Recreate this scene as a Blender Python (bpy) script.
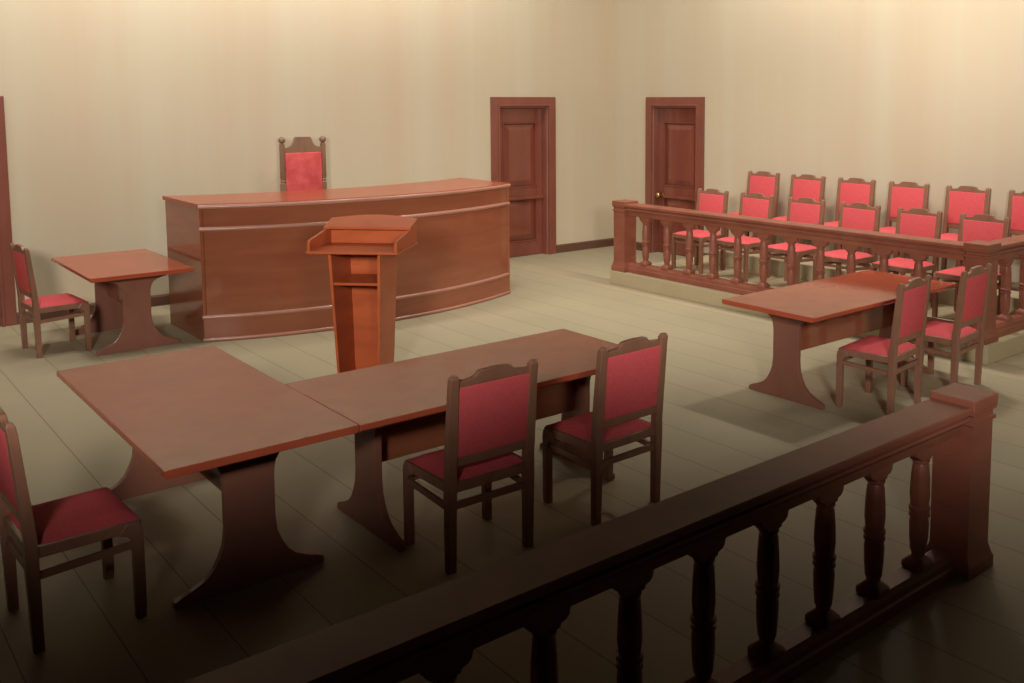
import bpy, bmesh, math, random
from mathutils import Vector, Matrix
random.seed(4)
PI = math.pi
S = bpy.context.scene
for o in list(bpy.data.objects): bpy.data.objects.remove(o)
COL = S.collection

# ------------------------------------------------------------------ camera
FPX, PX, PY, YAW, PIT = 961.11, 603.04, 193.75, -0.7143, 0.0975
CAM = Vector((-9.3464, -10.5579, 2.15))
cd = bpy.data.cameras.new('camera'); cam = bpy.data.objects.new('camera', cd); COL.objects.link(cam)
cd.sensor_fit = 'HORIZONTAL'; cd.sensor_width = 36
cd.lens = FPX / 1024 * 36
cd.shift_x = (512 - PX) / 1024
cd.shift_y = (PY - 341.5) / 1024
cd.clip_start = 0.05; cd.clip_end = 100
cam.location = CAM
cam.rotation_euler = (PI / 2 - PIT, 0, YAW)
S.camera = cam

# ------------------------------------------------------------------ world and exposure
w = bpy.data.worlds.new('world'); S.world = w; w.use_nodes = True
w.node_tree.nodes['Background'].inputs[0].default_value = (1, .93, .8, 1)
w.node_tree.nodes['Background'].inputs[1].default_value = 0.0
S.view_settings.view_transform = 'Standard'; S.view_settings.look = 'None'
S.view_settings.exposure = 0.0; S.view_settings.gamma = 1.0
S.view_settings.use_curve_mapping = False

# ------------------------------------------------------------------ lamps of the room and added fill spots (all above or behind the frame)
def spot(loc, aim, power, deg, blend=1.0, rad=.25, col=(1, .9, .74)):
    l = bpy.data.lights.new('spot_lamp', 'SPOT'); l.energy = power; l.spot_size = math.radians(deg)
    l.spot_blend = blend; l.shadow_soft_size = rad; l.color = col
    o = bpy.data.objects.new('spot_lamp', l); COL.objects.link(o); o.location = loc
    o.rotation_euler = (Vector(aim) - Vector(loc)).to_track_quat('-Z', 'Y').to_euler()
    return o
WARM = (1, .965, .91)
def strip(loc, aim, lx, ly, power, col=WARM, spread=180):
    l = bpy.data.lights.new('cove_light', 'AREA'); l.shape = 'RECTANGLE'; l.size = lx; l.size_y = ly; l.energy = power; l.color = col
    l.spread = math.radians(spread)
    o = bpy.data.objects.new('cove_light', l); COL.objects.link(o); o.location = loc
    o.rotation_euler = (Vector(aim) - Vector(loc)).to_track_quat('-Z', 'Y').to_euler(); return o
# cove strips high along the two walls
strip((-6.2, -1.3, 4.75), (-6.2, 0, 3.3), 8.6, .3, 195)
strip((-1.55, -5.5, 4.75), (0, -5.5, 3.1), 6.4, .3, 172)
# down-lights near the ceiling
spot((-1.6, -5.6, 4.5), (-2.0, -5.0, 0), 250, 116, 1, .20, WARM)
spot((-2.6, -2.9, 4.5), (-2.5, -2.8, 0), 250, 112, 1, .28, WARM)
spot((-4.4, -2.8, 4.5), (-4.5, -2.6, 0), 220, 108, 1, .28, WARM)
spot((-7.4, -2.2, 4.5), (-7.4, -1.7, 0), 170, 104, 1, .28, WARM)
# added fill spots behind the camera, brightening what faces it; aimed over the railing
FD = Vector((.655, .756))
for az, off, pw in ((-13, -1.2, 1420), (14, 1.2, 1250)):
    a = math.atan2(FD.y, FD.x) - math.radians(az); p = Vector((CAM.x, CAM.y)) - FD * .3 + Vector((.756, -.655)) * off
    e = math.radians(29.3)
    spot((p.x, p.y, 2.75), (p.x + 10 * math.cos(a) * math.cos(e), p.y + 10 * math.sin(a) * math.cos(e), 2.75 + 10 * math.sin(e)), pw, 120, .32, .35, WARM)

# ------------------------------------------------------------------ materials
def newmat(name):
    m = bpy.data.materials.new(name); m.use_nodes = True
    return m, m.node_tree.nodes, m.node_tree.links, m.node_tree.nodes['Principled BSDF']
def s2l(c): return tuple(((x / 255) / 12.92 if x / 255 < .04045 else ((x / 255 + .055) / 1.055) ** 2.4) for x in c) + (1,)
def wood(name, c1, c2, rough=.25, grain=(2, 2, 30), amount=1.0, coat=.0, spec=.5, bump=.02):
    m, N, L, b = newmat(name)
    tc = N.new('ShaderNodeTexCoord'); mp = N.new('ShaderNodeMapping'); mp.inputs['Scale'].default_value = grain
    nz = N.new('ShaderNodeTexNoise'); nz.inputs['Scale'].default_value = 1.6; nz.inputs['Detail'].default_value = 6; nz.inputs['Distortion'].default_value = .6
    cr = N.new('ShaderNodeValToRGB'); cr.color_ramp.elements[0].position = .3; cr.color_ramp.elements[1].position = .72
    cr.color_ramp.elements[0].color = s2l(c1); cr.color_ramp.elements[1].color = s2l(c2)
    L.new(tc.outputs['Object'], mp.inputs[0]); L.new(mp.outputs[0], nz.inputs[0]); L.new(nz.outputs[0], cr.inputs[0])
    L.new(cr.outputs[0], b.inputs['Base Color'])
    b.inputs['Roughness'].default_value = rough; b.inputs['Coat Weight'].default_value = coat; b.inputs['Coat Roughness'].default_value = .06
    b.inputs['Specular IOR Level'].default_value = spec
    bp = N.new('ShaderNodeBump'); bp.inputs['Strength'].default_value = bump; bp.inputs['Distance'].default_value = .01
    L.new(nz.outputs[0], bp.inputs['Height']); L.new(bp.outputs[0], b.inputs['Normal'])
    return m
M = {}
M['desk'] = wood('lacquered mahogany desk', (134, 76, 52), (146, 86, 60), .09, (.6, .6, 6), spec=.5, bump=.01)
M['top'] = wood('lacquered table top', (158, 72, 50), (172, 82, 56), .11, (3, 3, 3), spec=.3, bump=.01)
M['desktop'] = wood('desk top veneer', (150, 70, 48), (164, 80, 54), .22, (1, 1, 3), spec=.22, bump=.01)
M['panel'] = wood('table leg panel', (122, 78, 63), (136, 88, 71), .3, (3, 3, 1), bump=.01)
M['rail'] = wood('balustrade wood', (130, 74, 56), (148, 88, 68), .42, (2, 2, 4), spec=.3)
M['frame'] = wood('chair frame wood', (126, 86, 66), (144, 100, 78), .36, (6, 6, 2))
M['lectern'] = wood('orange brown lectern wood', (164, 78, 42), (190, 96, 54), .4, (1, 1, 4), spec=.25)
M['trimwood'] = wood('pale worn moulding', (158, 108, 90), (172, 120, 100), .3, (2, 2, 2))
M['door'] = wood('door mahogany', (118, 64, 50), (134, 74, 57), .08, (3, 3, .8), spec=.55)
M['casing'] = wood('door casing', (120, 68, 54), (136, 78, 62), .3, (3, 3, .8))
M['base'] = wood('baseboard wood', (92, 62, 48), (104, 70, 54), .4, (1, 1, 3))
M['throne'] = wood('throne wood', (126, 94, 72), (142, 106, 82), .4, (6, 6, 2))

def fabric(name, c, c2, scale=60, bump=.15, weave=True):
    m, N, L, b = newmat(name)
    tc = N.new('ShaderNodeTexCoord'); nz = N.new('ShaderNodeTexNoise'); nz.inputs['Scale'].default_value = scale; nz.inputs['Detail'].default_value = 4
    cr = N.new('ShaderNodeValToRGB'); cr.color_ramp.elements[0].color = s2l(c); cr.color_ramp.elements[1].color = s2l(c2)
    cr.color_ramp.elements[0].position = .35; cr.color_ramp.elements[1].position = .65
    L.new(tc.outputs['Object'], nz.inputs[0]); L.new(nz.outputs[0], cr.inputs[0]); L.new(cr.outputs[0], b.inputs['Base Color'])
    b.inputs['Roughness'].default_value = .8; b.inputs['Specular IOR Level'].default_value = .12
    bp = N.new('ShaderNodeBump'); bp.inputs['Strength'].default_value = bump; bp.inputs['Distance'].default_value = .01
    L.new(nz.outputs[0], bp.inputs['Height']); L.new(bp.outputs[0], b.inputs['Normal'])
    return m
M['red'] = fabric('crimson upholstery', (205, 84, 86), (211, 90, 92))
M['red2'] = fabric('crimson creased leather', (190, 74, 72), (208, 92, 88), 9, 1.0)
m, N, L, b = newmat('brass'); b.inputs['Base Color'].default_value = s2l((190, 160, 110)); b.inputs['Metallic'].default_value = 1; b.inputs['Roughness'].default_value = .3; M['brass'] = m

# wall: faint vertical bands
m, N, L, b = newmat('beige wall'); M['wall'] = m
tc = N.new('ShaderNodeTexCoord'); mp = N.new('ShaderNodeMapping'); mp.inputs['Scale'].default_value = (1, 1, .03)
n1 = N.new('ShaderNodeTexNoise'); n1.inputs['Scale'].default_value = 1.5; n1.inputs['Detail'].default_value = 5; n1.inputs['Roughness'].default_value = .6
cr = N.new('ShaderNodeValToRGB'); cr.color_ramp.elements[0].position = .35; cr.color_ramp.elements[1].position = .65
cr.color_ramp.elements[0].color = s2l((193, 173, 145)); cr.color_ramp.elements[1].color = s2l((195, 182, 155))
L.new(tc.outputs['Object'], mp.inputs[0]); L.new(mp.outputs[0], n1.inputs[0]); L.new(n1.outputs[0], cr.inputs[0]); L.new(cr.outputs[0], b.inputs['Base Color'])
b.inputs['Roughness'].default_value = .75; b.inputs['Specular IOR Level'].default_value = .2
# floor: long boards-like tiles 0.345 wide, running towards the far wall
m, N, L, b = newmat('beige tile floor'); M['floor'] = m
tc = N.new('ShaderNodeTexCoord'); mp = N.new('ShaderNodeMapping'); mp.inputs['Location'].default_value = (.0, -.213 + .0, 0); mp.inputs['Rotation'].default_value = (0, 0, PI / 2)
br = N.new('ShaderNodeTexBrick'); br.inputs['Scale'].default_value = 1; br.inputs['Brick Width'].default_value = 30.0; br.inputs['Row Height'].default_value = .345
br.inputs['Mortar Size'].default_value = .0035; br.inputs['Mortar Smooth'].default_value = .3; br.inputs['Bias'].default_value = 0
br.inputs['Color1'].default_value = s2l((168, 154, 125)); br.inputs['Color2'].default_value = s2l((163, 151, 122)); br.inputs['Mortar'].default_value = s2l((124, 110, 86))
nz = N.new('ShaderNodeTexNoise'); nz.inputs['Scale'].default_value = .9; nz.inputs['Detail'].default_value = 4
mx = N.new('ShaderNodeMixRGB'); mx.blend_type = 'MULTIPLY'; mx.inputs[0].default_value = .35
L.new(tc.outputs['Object'], mp.inputs[0]); L.new(mp.outputs[0], br.inputs[0]); L.new(tc.outputs['Object'], nz.inputs[0])
cr = N.new('ShaderNodeValToRGB'); cr.color_ramp.elements[0].color = (.75, .74, .72, 1); cr.color_ramp.elements[1].color = (1, 1, 1, 1); cr.color_ramp.elements[0].position = .3; cr.color_ramp.elements[1].position = .7
L.new(nz.outputs[0], cr.inputs[0]); L.new(br.outputs[0], mx.inputs[1]); L.new(cr.outputs[0], mx.inputs[2]); L.new(mx.outputs[0], b.inputs['Base Color'])
b.inputs['Roughness'].default_value = .55; b.inputs['Specular IOR Level'].default_value = .15
m, N, L, b = newmat('pale plinth'); M['plinth'] = m
tc = N.new('ShaderNodeTexCoord'); nz = N.new('ShaderNodeTexNoise'); nz.inputs['Scale'].default_value = 3; nz.inputs['Detail'].default_value = 5
cr = N.new('ShaderNodeValToRGB'); cr.color_ramp.elements[0].color = s2l((166, 150, 116)); cr.color_ramp.elements[1].color = s2l((182, 166, 132))
L.new(tc.outputs['Object'], nz.inputs[0]); L.new(nz.outputs[0], cr.inputs[0]); L.new(cr.outputs[0], b.inputs['Base Color']); b.inputs['Roughness'].default_value = .6

# ------------------------------------------------------------------ mesh helpers
def mesh_obj(name, bm, mat, parent=None, smooth=False, loc=None):
    bmesh.ops.recalc_face_normals(bm, faces=bm.faces)
    me = bpy.data.meshes.new(name); bm.to_mesh(me); bm.free(); me.materials.append(mat)
    o = bpy.data.objects.new(name, me); COL.objects.link(o)
    if smooth:
        for p in me.polygons: p.use_smooth = True
        mod = None
        try: me.set_sharp_from_angle(angle=math.radians(35))
        except Exception: pass
    if parent: o.parent = parent
    if loc: o.location = loc
    return o
def tag(o, label=None, cat=None, group=None, kind=None):
    if label: o['label'] = label
    if cat: o['category'] = cat
    if group: o['group'] = group
    if kind: o['kind'] = kind
    return o
def empty(name, loc, rz=0, **k):
    o = bpy.data.objects.new(name, None); COL.objects.link(o); o.empty_display_size = .1
    o.location = loc; o.rotation_euler = (0, 0, rz); tag(o, **k); return o
def NB(): return bmesh.new()
def merge(dst, src):
    me = bpy.data.meshes.new('t'); src.to_mesh(me); src.free(); dst.from_mesh(me); bpy.data.meshes.remove(me)
def box(bm, x0, x1, y0, y1, z0, z1, bev=.004, seg=2, mtx=None):
    t = bmesh.new()
    bmesh.ops.create_cube(t, size=1, matrix=Matrix.Translation(((x0 + x1) / 2, (y0 + y1) / 2, (z0 + z1) / 2)) @ Matrix.Diagonal((abs(x1 - x0), abs(y1 - y0), abs(z1 - z0), 1)))
    if bev: bmesh.ops.bevel(t, geom=list(t.edges), offset=min(bev, abs(x1-x0)*.4, abs(y1-y0)*.4, abs(z1-z0)*.4), segments=seg, affect='EDGES', profile=.5)
    if mtx: bmesh.ops.transform(t, matrix=mtx, verts=t.verts)
    merge(bm, t); return bm
def hexa(bm, pts, bev=.004):
    """8 points: bottom ring of 4, then top ring of 4"""
    t = bmesh.new(); v = [t.verts.new(p) for p in pts]
    for f in ((3, 2, 1, 0), (4, 5, 6, 7), (0, 1, 5, 4), (1, 2, 6, 5), (2, 3, 7, 6), (3, 0, 4, 7)): t.faces.new([v[i] for i in f])
    if bev: bmesh.ops.bevel(t, geom=list(t.edges), offset=bev, segments=2, affect='EDGES', profile=.5)
    merge(bm, t); return bm
def prism(bm, poly, a0, a1, axis='y', bev=0.0, mtx=None):
    """poly in the other two axes (x,z) for axis y, (y,z) for x, (x,y) for z"""
    t = bmesh.new()
    def P(p, a): return {'y': (p[0], a, p[1]), 'x': (a, p[0], p[1]), 'z': (p[0], p[1], a)}[axis]
    A = [t.verts.new(P(p, a0)) for p in poly]; B = [t.verts.new(P(p, a1)) for p in poly]
    n = len(poly); t.faces.new(A); t.faces.new(B[::-1])
    for i in range(n): t.faces.new((A[i], B[i], B[(i + 1) % n], A[(i + 1) % n]))
    bmesh.ops.recalc_face_normals(t, faces=t.faces)
    if bev:
        caps = set(A) | set(B)
        ed = [e for e in t.edges if (e.verts[0] in A and e.verts[1] in A) or (e.verts[0] in B and e.verts[1] in B)]
        bmesh.ops.bevel(t, geom=ed, offset=bev, segments=2, affect='EDGES', profile=.5)
    if mtx: bmesh.ops.transform(t, matrix=mtx, verts=t.verts)
    merge(bm, t); return bm
def lathe(bm, prof, cx=0, cy=0, n=24, flute=None, sq=None):
    """prof: (r, z[, square])  flute: (z0,z1,depth)"""
    t = bmesh.new(); R = []
    for q in prof:
        r, z = q[0], q[1]; ring = []
        for i in range(n):
            a = 2 * PI * (i + .5) / n; rr = r
            if len(q) > 2 and q[2]:
                k = q[2]; rs = r / max(abs(math.cos(a)), abs(math.sin(a))); rr = r * (1 - k) + rs * k
            if flute and flute[0] < z < flute[1]: rr = r * (1 - flute[2] * (.5 + .5 * math.cos(a * 8)))
            ring.append(t.verts.new((cx + rr * math.cos(a), cy + rr * math.sin(a), z)))
        R.append(ring)
    for a, b in zip(R, R[1:]):
        for i in range(n): t.faces.new((a[i], a[(i + 1) % n], b[(i + 1) % n], b[i]))
    t.faces.new(R[0][::-1]); t.faces.new(R[-1]); merge(bm, t); return bm
def sweep(bm, prof, path, closed_prof=True, caps=True):
    """prof points (d, z) : d = offset outward along the path's left normal; path: list of (x,y)"""
    t = bmesh.new(); n = len(path); rings = []
    for i, p in enumerate(path):
        p = Vector(p); d0 = (p - Vector(path[i - 1])).normalized() if i else None
        d1 = (Vector(path[i + 1]) - p).normalized() if i < n - 1 else None
        if d0 is None: nr = Vector((d1.y, -d1.x)); s = 1
        elif d1 is None: nr = Vector((d0.y, -d0.x)); s = 1
        else:
            a = Vector((d0.y, -d0.x)); c = Vector((d1.y, -d1.x)); nr = (a + c).normalized(); s = 1 / max(.3, nr.dot(a))
        rings.append([t.verts.new((p.x + nr.x * d * s, p.y + nr.y * d * s, z)) for d, z in prof])
    m = len(prof)
    for a, b in zip(rings, rings[1:]):
        for j in range(m): t.faces.new((a[j], b[j], b[(j + 1) % m], a[(j + 1) % m]))
    if caps: t.faces.new(rings[0]); t.faces.new(rings[-1][::-1])
    merge(bm, t); return bm

# ------------------------------------------------------------------ the room
def struct(name, bm, mat): o = mesh_obj(name, bm, mat); o['kind'] = 'structure'; return o
XL, YF, HW = -11.0, -12.5, 4.0
D1 = (-2.157, -1.089); D2 = (-1.83, -.725); D0 = (-8.73, -7.66); CW = .125; DH = 2.187
bm = NB(); box(bm, -12.5, .2, -14.5, .2, -.1, 0, 0); struct('floor', bm, M['floor'])
def wallbox(name, segs, axis):
    bm = NB()
    for a0, a1, z0, z1 in segs:
        if axis == 'x': box(bm, a0, a1, 0, .2, z0, z1, 0)
        else: box(bm, 0, .2, a0, a1, z0, z1, 0)
    return struct(name, bm, M['wall'])
i1 = (D1[0] + CW, D1[1] - CW); i0 = (D0[0] + CW, D0[1] - CW); i2 = (D2[0] + CW, D2[1] - CW); iz = DH - CW
wallbox('wall_back', [(XL, i0[0], 0, HW), (i0[0], i0[1], iz, HW), (i0[1], i1[0], 0, HW), (i1[0], i1[1], iz, HW), (i1[1], .2, 0, HW)], 'x')
wallbox('wall_right', [(YF, i2[0], 0, HW), (i2[0], i2[1], iz, HW), (i2[1], 0, 0, HW)], 'y')

def door(name, lo, hi, mtx, label, knob_side, long_panel=False):
    """local frame: x along the wall, y into the wall, z up"""
    root = empty(name, (0, 0, 0)); root.matrix_world = mtx; root['kind'] = 'structure'
    W = hi - lo; a = CW
    # casing profile: outer step and inner bead
    bm = NB()
    def cas(x0, x1, z0, z1): box(bm, x0, x1, -.035, .0, z0, z1, .006)
    cas(0, a, 0, DH); cas(W - a, W, 0, DH); cas(a, W - a, DH - a, DH)
    box(bm, a - .028, a, -.05, -.03, 0, DH - a + .028, .005); box(bm, W - a, W - a + .028, -.05, -.03, 0, DH - a + .028, .005)
    box(bm, a, W - a, -.05, -.03, DH - a, DH - a + .028, .005)
    mesh_obj('door_casing', bm, M['casing'], root)
    bm = NB()
    box(bm, a, a + .025, -.0, .2, 0, DH - a, .003); box(bm, W - a - .025, W - a, 0, .2, 0, DH - a, .003); box(bm, a, W - a, 0, .2, DH - a - .025, DH - a, .003)
    mesh_obj('door_jamb', bm, M['casing'], root)
    l0, l1, lz = a + .028, W - a - .028, DH - a - .03
    bm = NB(); st = .10
    box(bm, l0, l1, .115, .14, .005, lz, .002)
    y0, y1 = .085, .12
    box(bm, l0, l0 + st, y0, y1, .005, lz, .003); box(bm, l1 - st, l1, y0, y1, .005, lz, .003)
    zs = [(.005, .2), (.80, .95), (lz - .19, lz)]
    for z0, z1 in zs: box(bm, l0 + st, l1 - st, y0, y1, z0, z1, .003)
    leaf = mesh_obj('door_leaf', bm, M['door'], root)
    for z0, z1 in ((.2, .80), (.95, lz - .19)):
        bm = NB(); x0, x1 = l0 + st, l1 - st; g = .012; r = .10
        hexa(bm, [(x0+g, .112, z0+g), (x1-g, .112, z0+g), (x1-g, .112, z1-g), (x0+g, .112, z1-g), (x0+r, .08, z0+r), (x1-r, .08, z0+r), (x1-r, .08, z1-r), (x0+r, .08, z1-r)], .002)
        for q in ((x0, x0 + .016, z0, z1), (x1 - .016, x1, z0, z1), (x0, x1, z0, z0 + .016), (x0, x1, z1 - .016, z1)):
            box(bm, q[0], q[1], .076, .112, q[2], q[3], .005)
        mesh_obj('raised_panel', bm, M['door'], leaf)
    bm = NB(); box(bm, l0 + .105, l1 - .004, .045, .09, .785, .825, .01, 3); mesh_obj('lock_rail_ledge', bm, M['door'], leaf)
    if knob_side:
        kx = l0 + .06 if knob_side < 0 else l1 - .06
        bm = NB(); bmesh.ops.create_uvsphere(bm, u_segments=20, v_segments=12, radius=.044, matrix=Matrix.Translation((kx, .02, .82)))
        bmesh.ops.create_cone(bm, cap_ends=True, segments=20, radius1=.014, radius2=.014, depth=.07, matrix=Matrix.Translation((kx, .055, .82)) @ Matrix.Rotation(PI / 2, 4, 'X'))
        bmesh.ops.create_cone(bm, cap_ends=True, segments=24, radius1=.036, radius2=.036, depth=.008, matrix=Matrix.Translation((kx, .081, .82)) @ Matrix.Rotation(PI / 2, 4, 'X'))
        mesh_obj('door_knob', bm, M['brass'], leaf, True)
    tag(root, label, 'door'); return root
door('door_1', *D0, Matrix.Translation((D0[0], 0, 0)), 'tall reddish wooden door cut by the left edge of the photo', 0)
door('door_2', *D1, Matrix.Translation((D1[0], 0, 0)), 'panelled mahogany door in the back wall just right of the curved desk', 0)
door('door_3', *D2, Matrix.Translation((0, D2[1], 0)) @ Matrix.Rotation(-PI / 2, 4, 'Z'), 'panelled mahogany door with round knob behind the jury railing', -1)
def baseboard(name, a0, a1, axis):
    bm = NB(); prof = [(0, 0), (.022, 0), (.022, .095), (.014, .112), (0, .115)]
    if axis == 'x': prism(bm, [(-d, z) for d, z in prof], a0, a1, 'x')
    else:
        prism(bm, [(-d, z) for d, z in prof], a0, a1, 'y')
    struct(name, bm, M['base'])
baseboard('baseboard_back', D1[1], 0, 'x'); baseboard('baseboard_left', D0[1], D1[0], 'x')
baseboard('baseboard_right', D2[1], -.022, 'y')
baseboard('baseboard_front', YF, D2[0], 'y')

# ------------------------------------------------------------------ jury platform
JX, JA, JB = -1.955, -2.21, -6.80          # front edge, far end, near end
bm = NB(); box(bm, JX - .03, -.03, JB - .03, JA + .02, 0, .16, .006)
pf = mesh_obj('jury_platform', bm, M['plinth']); tag(pf, 'low beige stepped platform carrying both rows of red jury chairs', 'platform')
bm = NB(); box(bm, -.78, -.03, -6.56, -2.72, .16, .335, .006)
tag(mesh_obj('raised_step', bm, M['plinth']), 'beige raised step under the back row of jury chairs by the right wall', 'platform')

# ------------------------------------------------------------------ balustrades
BAL = [(.048, 0, 1), (.048, .022, 1), (.046, .03, .9), (.024, .058, .3), (.026, .066), (.026, .072), (.031, .085), (.036, .16), (.0375, .235), (.033, .262), (.040, .268), (.040, .282),
       (.033, .288), (.033, .294), (.041, .300), (.041, .314), (.034, .322), (.036, .34), (.039, .38), (.037, .46), (.032, .53), (.027, .545), (.034, .552), (.034, .565)]
def baluster_mesh():
    bm = NB(); prof = [(q[0] * 1.12, q[1] * .86, *(q[2:])) for q in BAL]
    lathe(bm, prof, 0, 0, 32, (.335 * .86, .52 * .86, .12)); return bm
def bracket_mesh():
    # scroll block under the rail, ears reaching along the rail (local x)
    pts = [(-.092, .066), (-.092, .055), (-.078, .05), (-.074, .03), (-.062, .018), (-.042, .012), (-.038, 0), (.038, 0), (.042, .012), (.062, .018), (.074, .03), (.078, .05), (.092, .055), (.092, .066)]
    bm = NB(); prism(bm, pts, -.03, .03, 'y', .003); return bm
_bal = baluster_mesh(); _me = bpy.data.meshes.new('baluster'); bmesh.ops.recalc_face_normals(_bal, faces=_bal.faces); _bal.to_mesh(_me); _bal.free(); _me.materials.append(M['rail'])
for p in _me.polygons: p.use_smooth = True
_me.set_sharp_from_angle(angle=math.radians(40))
_b = bracket_mesh(); _mb = bpy.data.meshes.new('bracket'); bmesh.ops.recalc_face_normals(_b, faces=_b.faces); _b.to_mesh(_mb); _b.free(); _mb.materials.append(M['rail'])
def post(cx, cy, root, z0=0, w=.105):
    bm = NB()
    lz = [(w + .02, 0, 1), (w + .02, .05, 1), (w + .012, .07, 1), (w, .115, 1), (w, .70, 1), (w + .010, .705, 1), (w + .010, .722, 1), (w, .727, 1), (w, .745, 1), (w + .012, .755, 1), (w + .012, .77, 1)]
    t = []
    def ring(t_, r, z): return [t_.verts.new((cx + sx * r, cy + sy * r, z0 + z)) for sx, sy in ((-1, -1), (1, -1), (1, 1), (-1, 1))]
    b2 = bmesh.new(); R = [ring(b2, q[0] - .012, q[1]) for q in lz]
    for a, c in zip(R, R[1:]):
        for i in range(4): b2.faces.new((a[i], a[(i + 1) % 4], c[(i + 1) % 4], c[i]))
    b2.faces.new(R[0][::-1]); b2.faces.new(R[-1]); merge(bm, b2)
    p = mesh_obj('post', bm, M['rail'], root)
    bm = NB(); box(bm, cx - w - .004, cx + w + .004, cy - w - .004, cy + w + .004, z0 + .768, z0 + .822, .006, 3); mesh_obj('post_cap', bm, M['rail'], p)
_h = [(.095, .795), (.1, .789), (.1, .768), (.092, .762), (.074, .760), (.074, .748), (.088, .745), (.091, .737), (.088, .729), (.066, .726), (.066, .714), (.052, .70), (.044, .66)]
RAILP = _h + [(-d, z) for d, z in reversed(_h)]
BOTP = [(-.06, 0), (.06, 0), (.06, .05), (.052, .058), (.05, .085), (.038, .112), (-.038, .112), (-.05, .085), (-.052, .058), (-.06, .05)]
def run(root, p0, p1, z0, places):
    """rails between two posts and a baluster with its bracket at each place"""
    for nm, pr in (('hand_rail', RAILP), ('bottom_rail', BOTP)):
        bm = NB(); sweep(bm, [(d, z + z0) for d, z in pr], [p0, p1]); mesh_obj(nm, bm, M['rail'], root)
    ang = math.atan2(p1[1] - p0[1], p1[0] - p0[0])
    for q in places:
        o = bpy.data.objects.new('baluster', _me); COL.objects.link(o); o.parent = root; o.location = (q[0], q[1], z0 + .112); o.rotation_euler = (0, 0, ang)
        k = bpy.data.objects.new('bracket', _mb); COL.objects.link(k); k.parent = root; k.location = (q[0], q[1], z0 + .597); k.rotation_euler = (0, 0, ang)
jr = empty('jury_railing', (-1.865, -4.48, .16), label='long wooden balustrade on the pale plinth enclosing the jury seats', cat='railing')
dummy = jr; ox, oy = -1.865, -4.48
def L2(x, y): return (x - ox, y - oy)
pA = L2(-1.865, -2.32); pB = L2(-1.865, -6.69); pC = L2(-.13, -6.69)
post(*pA, jr); post(*pB, jr); post(*pC, jr)
run(jr, L2(-1.865, -2.42), L2(-1.865, -6.59), 0, [L2(-1.865, -2.673 - .3445 * k) for k in range(11)])
run(jr, L2(-1.795, -6.69), L2(-.23, -6.69), 0, [L2(-1.43 + .34 * k, -6.69) for k in range(4)])
fr = empty('gallery_railing', (-7.3, -8.405, 0), label='dark wooden balustrade with a square end post crossing the shadowed foreground', cat='railing')
def L3(x, y): return (x + 7.3, y + 8.405)
post(*L3(-5.297, -8.405), fr); post(*L3(-10.2, -8.405), fr)
run(fr, L3(-10.1, -8.405), L3(-5.41, -8.405), 0, [L3(-5.649 - .3435 * k, -8.405) for k in range(13)])

# ------------------------------------------------------------------ tables
def trestle_panel(W, t=.036, top=.665):
    # half outline, foot tip to top flare
    f, wst, tf = .335, .112, .26
    h = [(f - .005, 0), (f, .012), (f - .004, .032), (f - .03, .045), (f - .075, .06), (.20, .09), (.165, .125), (.14, .17), (.12, .22), (wst, .29),
         (wst, .48), (.115, .52), (.123, .55), (.140, .578), (.168, .598), (.205, .61), (.245, .618), (.262, .63), (.265, .645), (.265, top)]
    poly = h + [(-x, z) for x, z in reversed(h)]
    return poly
def table(root, Ln, W=.84):
    H = .70
    bm = NB()
    prism(bm, [(-W/2 + .012, H - .036), (W/2 - .012, H - .036), (W/2, H - .026), (W/2, H - .003), (W/2 - .003, H), (-W/2 + .003, H), (-W/2, H - .003), (-W/2, H - .026)], -Ln / 2, Ln / 2, 'x', .003)
    mesh_obj('table_top', bm, M['top'], root)
    inset = .245
    for s in (-1, 1):
        bm = NB(); xc = s * (Ln / 2 - inset); prism(bm, trestle_panel(W), xc - .018, xc + .018, 'x', .004); mesh_obj('leg', bm, M['panel'], root)
    bm = NB(); box(bm, -Ln / 2 + inset + .018, Ln / 2 - inset - .018, -.012, .012, .33, .664, .003); mesh_obj('modesty_panel', bm, M['desk'], root)
table(empty('trestle_table', ((-8.26 - 7.43) / 2, -5.75, 0), PI / 2, label='large reddish trestle table standing crosswise, left half of the L-shaped pair', cat='table', group='trestle tables'), 1.86, .83)
table(empty('trestle_table', ((-7.427 - 5.60) / 2, -6.27, 0), 0, label='long reddish trestle table with two red chairs, right half of the L-shaped pair', cat='table', group='trestle tables'), 1.83, .84)
table(empty('trestle_table', (-3.23, -6.31, 0), 0, label='trestle table at right with two red chairs, in front of the jury railing', cat='table', group='trestle tables'), 1.86, .82)
table(empty('trestle_table', (-7.04, -1.295, 0), PI / 2, label='small square-looking trestle table beside the left end of the judge desk', cat='table', group='trestle tables'), 1.41, .82)

# ------------------------------------------------------------------ judge's desk
DC = Vector((-4.87, -2.26 + 3.9)); RR = 3.9; DX0, DX1 = -6.532, -3.22
def arc(off, x0=DX0, x1=DX1, n=40, dy=0):
    P = []
    for i in range(n + 1):
        x = x0 + (x1 - x0) * i / n; P.append((x, DC.y - math.sqrt((RR + off) ** 2 - (x - DC.x) ** 2) + dy))
    return P
dk = empty('judge_desk', (DC.x, -1.8, 0), label='long curved glossy mahogany judge desk by the back wall', cat='desk')
def dko(name, bm, mat, smooth=False, parent=None):
    bmesh.ops.translate(bm, vec=(-DC.x, 1.8, 0), verts=bm.verts); return mesh_obj(name, bm, mat, parent or dk, smooth)
def arcprism(x0, x1, off_f, dyb, z0, z1):
    f = arc(off_f, x0, x1); b = [(x, y + dyb) for x, y in arc(off_f, x0, x1)]
    bm = NB(); prism(bm, f + b[::-1], z0, z1, 'z'); return bm
dko('desk_front', arcprism(DX0 + .03, DX1 - .03, 0, .03, 0, 1.2), M['desk'], True)
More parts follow.
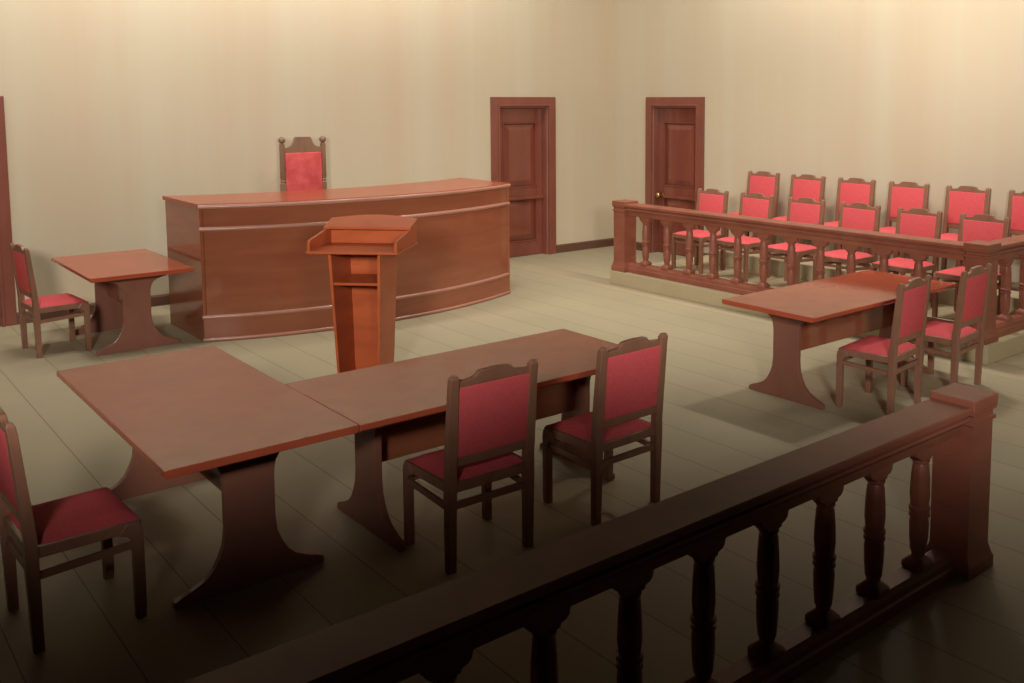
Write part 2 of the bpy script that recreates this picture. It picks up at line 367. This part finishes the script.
for nm, x0, x1 in (('side_panel', DX0, DX0 + .03), ('side_panel', DX1 - .03, DX1)):
    bm = NB(); yf = arc(0, x0, x1, 1)[0][1] - .0; yb = yf + .95
    box(bm, x0, x1, yf - .004, yb, 0, 1.2, .003); dko(nm, bm, M['desk'])
dko('desk_top', arcprism(DX0 - .012, DX1 + .012, .018, 1.0, 1.2, 1.236), M['desktop'], True)
def mould(name, r, z, off=0):
    prof = [(off + r * math.cos(a), z + r * math.sin(a)) for a in [PI * 2 * k / 14 for k in range(14)]]
    bm = NB(); pth = arc(0, DX0 - .003, DX1 + .003)
    sweep(bm, prof, pth); dko(name, bm, M['trimwood'], True)
mould('top_moulding', .021, 1.211, .01); mould('upper_moulding', .02, 1.012); mould('lower_moulding', .019, .222); mould('foot_moulding', .018, .019)
# plinth face below lower moulding, set slightly forward
bm = arcprism(DX0 + .002, DX1 - .002, .008, .02, 0.0, .215); dko('kick_board', bm, M['desk'], True)
# inner work surface at the judge's side
bm = NB(); f = [(x, y + .3) for x, y in arc(0, DX0 + .03, DX1 - .03)]; g = [(x, y + .93) for x, y in arc(0, DX0 + .03, DX1 - .03)]
prism(bm, f + g[::-1], .72, .75, 'z'); dko('inner_shelf', bm, M['top'], True)
# dais behind the desk
bm = NB(); box(bm, -6.2, -3.5, -.98, -.03, 0, .28, .006); tag(mesh_obj('judge_dais', bm, M['plinth']), 'low beige step behind the judge desk under the tall chair', 'platform')

# ------------------------------------------------------------------ judge's throne
def throne(loc):
    r = empty('judge_chair', loc, PI, label='tall carved judge chair with ball finials and creased red back', cat='chair')
    hw = .235
    for s in (-1, 1):
        bm = NB(); x = s * hw
        lathe(bm, [(.024, 0, 1), (.024, .40, 1), (.026, .42, 1), (.026, .93, 1), (.02, .938, .4), (.026, .95, .2), (.026, .962, .2), (.02, .97, .4), (.025, .985, 1), (.023, 1.36, 1), (.014, 1.368), (.014, 1.375)], x, 0, 24)
        p = mesh_obj('back_post', bm, M['throne'], r, True)
        bm = NB(); bmesh.ops.create_uvsphere(bm, u_segments=20, v_segments=14, radius=.038, matrix=Matrix.Translation((x, 0, 1.405)))
        mesh_obj('ball_finial', bm, M['throne'], p, True)
        bm = NB(); lathe(bm, [(.026, 0, 1), (.026, .42, 1)], x, .46, 16); mesh_obj('leg', bm, M['throne'], r)
        bm = NB(); box(bm, x - .024, x + .024, .0, .49, .64, .675, .008); box(bm, x - .02, x + .02, .44, .47, .40, .65, .004); mesh_obj('armrest', bm, M['throne'], r)
    w = hw - .02
    crest = [(-w, 1.265), (w, 1.265), (w, 1.325), (w - .04, 1.327), (.15, 1.335), (.125, 1.352), (.108, 1.385), (.093, 1.425), (.084, 1.438), (-.084, 1.438), (-.093, 1.425), (-.108, 1.385), (-.125, 1.352), (-.15, 1.335), (-w + .04, 1.327), (-w, 1.325)]
    bm = NB(); prism(bm, crest, -.018, .018, 'y', .004); mesh_obj('crest_rail', bm, M['throne'], r)
    bm = NB(); box(bm, -w, w, -.018, .018, .56, .62, .004); mesh_obj('lower_rail', bm, M['throne'], r)
    bm = NB(); box(bm, -w + .004, w - .004, -.028, .03, .615, 1.268, .018, 3); mesh_obj('back_cushion', bm, M['red2'], r, True)
    bm = NB(); box(bm, -hw, hw, -.01, .48, .37, .43, .005); mesh_obj('seat_frame', bm, M['throne'], r)
    bm = NB(); box(bm, -hw + .02, hw - .02, .02, .475, .425, .475, .022, 3); mesh_obj('seat', bm, M['red2'], r, True)
throne((-4.897, -.36, .305))

# ------------------------------------------------------------------ chairs
def chair_mesh():
    P = []   # (name, mesh, parent index)
    def add(name, bm, mat, smooth=False):
        o = mesh_obj(name, bm, mat, None, smooth); P.append(o)
    hw = .214; fw = .222; fy = .385; lean = .045
    for s in (-1, 1):     # rear posts: straight leg, then leaning back above the seat
        bm = NB(); x = s * hw; a = .0235; b = .019
        t = bmesh.new(); rings = []
        for z, dy, aa, bb in ((0, .008, .021, .019), (.38, 0, a, b + .004), (.46, 0, a, b + .003), (.60, -.012, a, b), (.88, -lean + .006, .0225, .0175), (.915, -lean, .0225, .0175), (.93, -lean - .001, .015, .011)):
            rings.append([t.verts.new((x + sx * aa, dy + sy * bb, z)) for sx, sy in ((-1, -1), (1, -1), (1, 1), (-1, 1))])
        for r0, r1 in zip(rings, rings[1:]):
            for i in range(4): t.faces.new((r0[i], r0[(i + 1) % 4], r1[(i + 1) % 4], r1[i]))
        t.faces.new(rings[0][::-1]); t.faces.new(rings[-1])
        bmesh.ops.bevel(t, geom=[e for e in t.edges if abs((e.verts[0].co - e.verts[1].co).z) > .01], offset=.004, segments=2, affect='EDGES', profile=.5)
        merge(bm, t); add('back_post', bm, M['frame'])
    for s in (-1, 1):     # front legs with a rounded shoulder into the seat rail
        bm = NB(); x = s * fw; q = .021
        prof = [(fy - q + .002, 0), (fy + q - .004, 0), (fy + q, .05), (fy + q, .375), (fy + q - .006, .40), (fy + q - .022, .418), (fy + q - .06, .42), (fy - q - .05, .385), (fy - q - .05, .372), (fy - q - .02, .362), (fy - q, .335)]
        prism(bm, prof, x - .02, x + .02, 'x', .004); add('leg', bm, M['frame'])
    bm = NB()
    for s in (-1, 1):
        hexa(bm, [(s*hw - .014, .0, .375), (s*hw + .014, .0, .375), (s*fw + .014, fy + .01, .375), (s*fw - .014, fy + .01, .375), (s*hw - .014, .0, .42), (s*hw + .014, .0, .42), (s*fw + .014, fy + .01, .42), (s*fw - .014, fy + .01, .42)], .003)
    box(bm, -fw, fw, fy - .008, fy + .018, .375, .419, .004); box(bm, -hw, hw, -.012, .014, .375, .42, .003)
    add('seat_frame', bm, M['frame'])
    t = bmesh.new(); g = 9; V = {}
    for i in range(g):
        for j in range(g):
            u, v = i / (g - 1) * 2 - 1, j / (g - 1)
            hwid = (hw - .004) + (fw - hw + .004) * v
            if v < .08: hwid = hw - .022
            e = min(1, (1 - abs(u)) * 5) * min(1, min(v, 1 - v) * 10 + .0)
            V[i, j] = t.verts.new((u * hwid, .006 + v * (fy + .005), .421 + .024 * math.sin(e * PI / 2)))
    for i in range(g - 1):
        for j in range(g - 1): t.faces.new((V[i, j], V[i + 1, j], V[i + 1, j + 1], V[i, j + 1]))
    ex = bmesh.ops.extrude_face_region(t, geom=list(t.faces)); vs = [e for e in ex['geom'] if isinstance(e, bmesh.types.BMVert)]
    for v in vs: v.co.z = .412
    bm = NB(); merge(bm, t); add('seat', bm, M['red'], True)
    for s in (-1, 1):
        if s == 1: add('stretcher', bm, M['frame'])
        bm = NB()
        hexa(bm, [(s*hw - .009, .0, .285), (s*hw + .009, .0, .285), (s*fw + .009, fy, .305), (s*fw - .009, fy, .305), (s*hw - .009, .0, .315), (s*hw + .009, .0, .315), (s*fw + .009, fy, .335), (s*fw - .009, fy, .335)], .002)
    add('stretcher', bm, M['frame'])
    bm = NB(); box(bm, -hw, hw, -.007, .011, .295, .328, .002); add('stretcher', bm, M['frame'])
    bm = NB(); box(bm, -fw, fw, fy - .01, fy + .008, .315, .34, .002); add('stretcher', bm, M['frame'])
    # crest rail, stepped in the middle
    w = hw - .015
    cr = [(-w, .872), (w, .872), (w, .900), (.125, .906), (.110, .909), (.099, .918), (.089, .930), (.072, .935), (.02, .938), (-.02, .938), (-.072, .935), (-.089, .930), (-.099, .918), (-.110, .909), (-.125, .906), (-w, .900)]
    sh = Matrix.Translation((0, -.03, 0)) @ Matrix.Translation((0, 0, .8)) @ Matrix.Rotation(.09, 4, 'X') @ Matrix.Translation((0, 0, -.8))
    bm = NB(); prism(bm, cr, -.013, .013, 'y', .004, sh); add('crest_rail', bm, M['frame'])
    sh2 = Matrix.Translation((0, -.030, 0)) @ Matrix.Translation((0, 0, .8)) @ Matrix.Rotation(.09, 4, 'X') @ Matrix.Translation((0, 0, -.8))
    bm = NB(); box(bm, -w, w, -.012, .012, .495, .54, .004, 2, sh2); add('lower_rail', bm, M['frame'])
    bm = NB(); box(bm, -w + .001, w - .001, -.014, .016, .537, .876, .009, 3, sh2); add('backrest', bm, M['red'], True)
    return P
_first = True; CH = chair_mesh()
def place_chair(x, y, z, rz, label, group, jitter=0):
    global _first
    r = empty('upholstered_chair', (x, y, z), rz + jitter, label=label, cat='chair', group=group)
    for p in CH:
        c = p if _first else p.copy()
        if not _first: COL.objects.link(c)
        c.parent = r
    _first = False; return r
G1 = 'red upholstered chairs at the tables'
D = math.radians
place_chair(-6.905, -6.94, 0, D(-1.5), 'red chair with its back to the viewer, left one at the long central table', G1)
place_chair(-6.08, -6.985, 0, D(1.5), 'red chair with its back to the viewer, right one at the long central table', G1)
place_chair(-3.50, -7.02, 0, D(7), 'red chair at the right-hand trestle table, the one nearer the centre', G1)
place_chair(-2.735, -7.06, 0, D(5), 'red chair at the right-hand trestle table, the one nearer the corner post', G1)
place_chair(-7.773, -1.30, 0, D(-86), 'small red chair seen side-on beside the small table near the left door', G1)
place_chair(-8.69, -6.19, 0, D(-88), 'red chair half in shadow at the left edge beside the crosswise table', G1)
ords = ['first from the far end, by the door', 'second from the far end', 'third from the far end', 'third from the near corner', 'second from the near corner', 'nearest the corner post']
for k, y in enumerate((-2.875, -3.55, -4.24, -4.915, -5.59, -6.255)):
    place_chair(-.965, y + .04, .16, PI / 2, 'red jury chair in the lower front row, ' + ords[k], 'red jury chairs, front row', D(random.uniform(-1, 1)))
ords2 = ['farthest left, against the wall', 'second from the left', 'third from the left', 'fourth from the left', 'fifth from the left', 'cut by the right edge of the photo']
for k, y in enumerate((-2.99, -3.66, -4.33, -4.99, -5.67, -6.34)):
    place_chair(-.15, y + .06, .335, PI / 2, 'red jury chair in the raised back row, ' + ords2[k], 'red jury chairs, back row', D(random.uniform(-1, 1)))

# ------------------------------------------------------------------ lectern
def lectern(loc, rz):
    """local: x along the lip, -y = speaker's side (open)"""
    r = empty('lectern', loc, rz, label='orange-brown wooden lectern with open shelf in front of the judge desk', cat='lectern')
    W, Dp, Z = .68, .53, 1.04
    def tap(x, y, z):       # body tapers downward
        k = .80 + .20 * z / Z; return (x * k, y * k, z)
    hw, hd, t = .195, .21, .022
    def slab(name, x0, x1, y0, y1, z0, z1, mat=M['lectern']):
        bm = NB(); hexa(bm, [tap(*p) for p in ((x0, y0, z0), (x1, y0, z0), (x1, y1, z0), (x0, y1, z0), (x0, y0, z1), (x1, y0, z1), (x1, y1, z1), (x0, y1, z1))], .002); return mesh_obj(name, bm, mat, r)
    slab('side_panel', -hw, -hw + t, -hd, hd, 0, Z); slab('side_panel', hw - t, hw, -hd, hd, 0, Z)
    slab('front_panel', -hw + t, hw - t, hd - t, hd, 0, Z)
    slab('shelf', -hw + t, hw - t, -hd + .01, hd - t, .80, .82); slab('floor_board', -hw + t, hw - t, -hd + .01, hd - t, .03, .055)
    y0, y1 = -Dp / 2, Dp / 2
    bm = NB(); box(bm, -W / 2, W / 2, y0, y1, Z, Z + .02, .006, 3); mesh_obj('reading_surface', bm, M['lectern'], r)
    for s in (-1, 1):
        x = s * (W / 2 - .018)
        pr = [(y0 + .012, Z + .02), (y0 + .012, Z + .065), (y0 + .018, Z + .083), (y0 + .032, Z + .096), (y0 + .06, Z + .102), (y0 + .10, Z + .106), (y1 - .17, Z + .135), (y1 - .0, Z + .175), (y1, Z + .02)]
        bm = NB(); prism(bm, pr, x - .011, x + .011, 'x', .004); mesh_obj('side_board', bm, M['lectern'], r)
    bm = NB(); box(bm, -W / 2 + .03, W / 2 - .03, y1 - .10, y1 - .08, Z + .02, Z + .152, .003); mesh_obj('back_board', bm, M['lectern'], r)
    n = 14; w2 = W / 2
    pl = [(-w2 + .004, y1 - .18), (w2 - .004, y1 - .18)] + [(w2 - 2 * w2 * i / n, y1 + .0 + .07 * math.sin(PI * i / n)) for i in range(n + 1)]
    bm = NB(); prism(bm, pl, 0, .02, 'z', .004)
    for v in bm.verts: v.co.z += Z + .134 + (v.co.y - (y1 - .18)) * .27
    mesh_obj('top_slab', bm, M['lectern'], r)
lc = Vector((-6.045, -4.02)); lectern((lc.x, lc.y, 0), D(-46))
